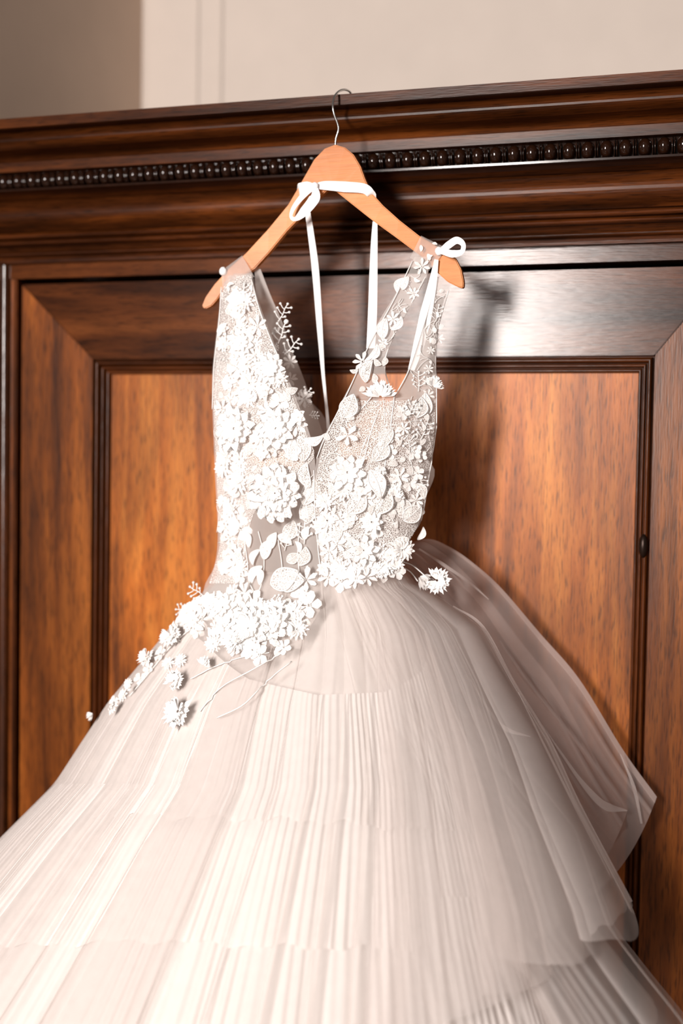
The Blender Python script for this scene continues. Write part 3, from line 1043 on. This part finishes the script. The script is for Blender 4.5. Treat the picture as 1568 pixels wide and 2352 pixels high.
# named flowers
big_flower(640, 1132, 78, 15, 3, 0, lift=0.010)
big_flower(545, 985, 62, 12, 2, 20, lift=0.008)
big_flower(640, 985, 56, 11, 2, 50, lift=0.008)
big_flower(560, 790, 42, 11, 2, 10)
big_flower(625, 850, 44, 11, 2, 33)
big_flower(800, 1085, 50, 9, 2, 15)
big_flower(580, 1450, 62, 13, 2, 5, lift=0.010)
big_flower(640, 1440, 48, 11, 2, 30, lift=0.012)
big_flower(835, 1265, 40, 8, 2, 0, lift=0.010)
big_flower(705, 1335, 34, 6, 1, 0, lift=0.008)
big_flower(520, 1400, 46, 10, 2, 12, lift=0.010)
big_flower(800, 1000, 30, 5, 1, 40)
for px, py, ang, sz, k in ((425, 1640, 200, 46, 2), (412, 1570, 40, 30, 2), (270, 1625, 120, 28, 1), (1008, 1332, 110, 36, 2), (950, 1335, 140, 40, 1),
                           (405, 1465, 150, 36, 2), (350, 1515, 200, 28, 2), (482, 1535, 20, 26, 0), (315, 1580, 220, 18, 1), (875, 915, 0, 44, 0), (990, 890, 20, 30, 0),
                           (230, 1645, 230, 22, 1), (560, 1470, 185, 40, 1), (880, 1300, 180, 34, 0), (905, 1140, 20, 28, 0), (880, 1070, 200, 22, 1)):
    add(M_FAN[k], px, py, ang, sz, lift=0.016 if py > 1330 else 0.008)
# leaves on the right-hand panel and the sheer centre
for px, py, ang, sz, k in ((598, 1262, 200, 42, 3), (622, 1262, 25, 44, 4), (575, 1258, -35, 44, 3), (640, 1335, 95, 70, 2), (660, 1290, 60, 36, 2), (700, 1160, 10, 60, 0), (712, 1120, 0, 60, 1),
                           (700, 1060, -15, 60, 0), (675, 1060, 15, 55, 1), (690, 1190, 60, 40, 4), (850, 1080, 160, 70, 4), (865, 1180, 20, 70, 2), (800, 1180, 30, 70, 0), (780, 1240, -30, 60, 2),
                           (860, 1060, 20, 60, 0), (930, 1190, -20, 55, 2), (925, 1195, 50, 55, 2), (950, 1110, 150, 45, 1), (740, 1250, 10, 60, 0), (845, 830, 25, 46, 3), (880, 780, 10, 50, 4),
                           (900, 760, 30, 40, 3), (955, 960, 10, 50, 0), (985, 950, -10, 50, 4), (900, 985, 200, 50, 0), (840, 880, 20, 55, 1), (790, 960, 25, 60, 2), (820, 1150, -20, 55, 0),
                           (700, 1240, 20, 34, 4), (690, 1270, -30, 30, 3), (905, 1255, 60, 40, 2), (870, 1235, -60, 50, 3), (925, 668, 25, 36, 4), (930, 640, 200, 40, 3), (700, 1010, 75, 50, 3),
                           (960, 1240, 20, 34, 3)):
    add(M_LEAF[k], px, py, ang, sz)
for px, py, ang, sz, k in ((605, 1300, 210, 52, 3), (608, 1285, 28, 54, 4), (600, 1345, -30, 46, 3), (660, 1240, 20, 50, 2), (625, 1345, 70, 78, 2), (690, 1300, 15, 48, 0), (712, 1200, -10, 58, 2), (705, 1150, 20, 56, 0),
                           (560, 1300, -10, 48, 1), (668, 1370, 80, 50, 4), (640, 1230, 120, 40, 4)):
    add(M_LEAF[k], px, py, ang, sz)
for px, py, ang, sz in ((640, 790, 20, 55), (655, 815, 45, 52), (640, 740, 30, 50), (690, 925, 40, 44), (700, 1250, 0, 60), (655, 1265, 10, 45), (940, 1040, -10, 50), (965, 1010, 20, 50), (930, 960, 30, 46),
                        (960, 1085, 160, 46), (470, 1370, -60, 50), (440, 1400, -80, 46), (620, 1380, 100, 46), (1000, 740, 10, 40), (560, 700, 0, 50), (960, 900, 0, 46)):
    add(M_SPRIG[RNG.randint(0, 1)], px, py, ang, sz)
for pts in ([(560, 1220), (570, 1290), (575, 1340), (605, 1390)], [(595, 1220), (608, 1280), (603, 1340), (585, 1380)], [(560, 1180), (548, 1260), (552, 1340)], [(640, 1240), (648, 1290), (650, 1330)],
            [(690, 1200), (685, 1270), (690, 1330)], [(845, 1000), (830, 1040), (822, 1065)], [(868, 950), (850, 1000), (835, 1062)], [(860, 905), (830, 940), (800, 965)], [(905, 915), (895, 1000), (880, 1100), (872, 1200)],
            [(722, 1080), (724, 1180), (735, 1290), (742, 1330)], [(880, 1075), (865, 1150), (870, 1220)], [(510, 660), (505, 740), (494, 840), (490, 940)], [(578, 640), (600, 720), (640, 820), (690, 930), (712, 1000)],
            [(948, 600), (905, 690), (850, 790), (800, 900), (745, 1010), (726, 1060)], [(984, 625), (932, 722), (893, 800), (885, 850), (905, 914)], [(1030, 668), (1004, 770), (1001, 880), (1000, 1000), (984, 1090), (968, 1195)],
            [(1003, 645), (970, 755), (938, 852), (905, 914)], [(440, 1560), (500, 1530), (560, 1510), (620, 1500)], [(460, 1635), (510, 1580), (580, 1540), (650, 1500)], [(500, 1650), (560, 1620), (610, 1570), (670, 1520)],
            [(300, 1600), (350, 1540), (400, 1480), (460, 1430)], [(985, 1330), (950, 1300), (925, 1290)], [(960, 1335), (945, 1315), (930, 1305)]):
    vine(pts)
for px, py in ((545, 905), (540, 782), (636, 1045), (660, 640 + 100), (705, 905), (875, 1020), (962, 1028), (560, 990), (615, 975), (690, 1395), (830, 1290)):
    p, nrm = surf(px, py)
    blob('pearl', p + nrm * 0.007, 0.0042, PEARL, px)


def inside(poly, x, y):
    c = False
    j = len(poly) - 1
    for i in range(len(poly)):
        xi, yi = poly[i]; xj, yj = poly[j]
        if (yi > y) != (yj > y) and x < (xj - xi) * (y - yi) / (yj - yi) + xi:
            c = not c
        j = i
    return c


def scatter(poly, count, kinds, smin, smax, seed, mind=14):
    rr = random.Random(seed)
    xs = [p[0] for p in poly]; ys = [p[1] for p in poly]
    got = []
    tries = 0
    while len(got) < count and tries < 6000:
        tries += 1
        x, y = rr.uniform(min(xs), max(xs)), rr.uniform(min(ys), max(ys))
        if not inside(poly, x, y) or any((x - a) ** 2 + (y - b) ** 2 < mind * mind for a, b in got):
            continue
        got.append((x, y))
        me = rr.choice(kinds)
        add(me, x, y, rr.uniform(0, 360), rr.uniform(smin, smax), lift=rr.uniform(0.002, 0.006), tilt=(rr.uniform(-.25, .25), rr.uniform(-.25, .25)))


def scribbles(poly, count, seed, r=0.9, length=60):
    rr = random.Random(seed)
    xs = [p[0] for p in poly]; ys = [p[1] for p in poly]
    k = 0
    while k < count:
        x, y = rr.uniform(min(xs), max(xs)), rr.uniform(min(ys), max(ys))
        if not inside(poly, x, y):
            continue
        a = rr.uniform(0, 6.28); cur = rr.uniform(-0.9, 0.9)
        pts = [(x, y)]
        for q in range(4):
            x2 = pts[-1][0] + length / 4 * math.cos(a); y2 = pts[-1][1] + length / 4 * math.sin(a)
            if not inside(poly, x2, y2):
                break
            pts.append((x2, y2)); a += cur
        if len(pts) >= 3:
            vine(pts, r, 10)
            k += 1


B, LF, SP = M_BLOSSOM, M_LEAF, M_SPRIG
scatter([(520, 690), (580, 690), (645, 860), (690, 960), (705, 1040), (512, 1060), (508, 900)], 64, B + LF[:3], 18, 32, 1, 17)
scatter([(512, 1050), (600, 1060), (560, 1180), (560, 1330), (512, 1320), (515, 1200)], 36, B + LF[:3], 18, 32, 2, 16)
scatter([(515, 640), (575, 640), (590, 700), (508, 700)], 6, B[5:] + LF[3:], 12, 20, 3, 14)
scatter([(460, 1370), (560, 1340), (600, 1400), (720, 1380), (700, 1430), (650, 1510), (560, 1510), (480, 1470), (420, 1420)], 60, B + LF[2:4], 18, 34, 4, 15)
scatter([(380, 1470), (460, 1420), (520, 1480), (470, 1500), (330, 1560), (270, 1620), (250, 1610)], 12, B, 14, 24, 5, 22)
scatter([(745, 1300), (925, 1290), (922, 1322), (750, 1335)], 14, B, 16, 26, 16, 14)
scatter([(740, 1080), (850, 1090), (870, 1230), (930, 1260), (915, 1320), (760, 1340), (735, 1240)], 44, B + LF[:3], 18, 32, 6, 18)
scatter([(900, 930), (995, 900), (990, 1060), (965, 1190), (900, 1220), (890, 1050)], 34, B[:1] + B[5:] + LF[:3], 13, 24, 7, 18)
scatter([(830, 830), (880, 800), (885, 860), (770, 990), (740, 1060), (745, 1020)], 14, LF[:3] + B[5:], 14, 26, 8, 16)
scatter([(950, 600), (980, 615), (900, 780), (860, 800)], 7, LF[3:] + B[5:], 12, 20, 9, 16)
scatter([(1010, 660), (1030, 670), (1005, 800), (990, 880), (975, 840)], 10, LF[2:] + B[5:], 10, 18, 10, 12)
scatter([(955, 580), (975, 550), (1015, 570), (985, 610)], 4, LF[3:], 12, 18, 11, 12)
scatter([(610, 700), (645, 760), (680, 850), (715, 960), (700, 960), (640, 800)], 9, B[5:] + SP, 14, 26, 12, 14)
# patches of fine lace ground under the flowers
lg = LBR
patch('lace_ground', [(632, 513, 576), (700, 506, 594), (800, 496, 630), (900, 490, 668), (1000, 493, 705), (1060, 496, 715), (1150, 500, 600), (1250, 505, 565), (1340, 480, 560)], AX, HW, LACEG, off=0.0025, nv=50, nu=16, seed=1)
patch('lace_ground', [(920, 792, 1000), (1000, 750, 996), (1100, 726, 982), (1200, 727, 962), (1260, 737, 930), (1312, 742, 924)], AX, HW, LACEG, off=0.0065, nv=40, nu=16, seed=4)

scribbles([(790, 920), (1000, 905), (990, 1080), (965, 1200), (920, 1310), (745, 1320), (726, 1080)], 90, 51)
scribbles([(520, 650), (575, 650), (650, 850), (715, 1010), (725, 1150), (560, 1180), (555, 1330), (500, 1320), (492, 900)], 80, 52)
scribbles([(948, 610), (982, 620), (890, 800), (840, 850), (830, 850)], 16, 53, 0.8, 40)
scribbles([(1008, 650), (1030, 670), (1000, 790), (1000, 900), (920, 900), (960, 800)], 22, 54, 0.8, 40)
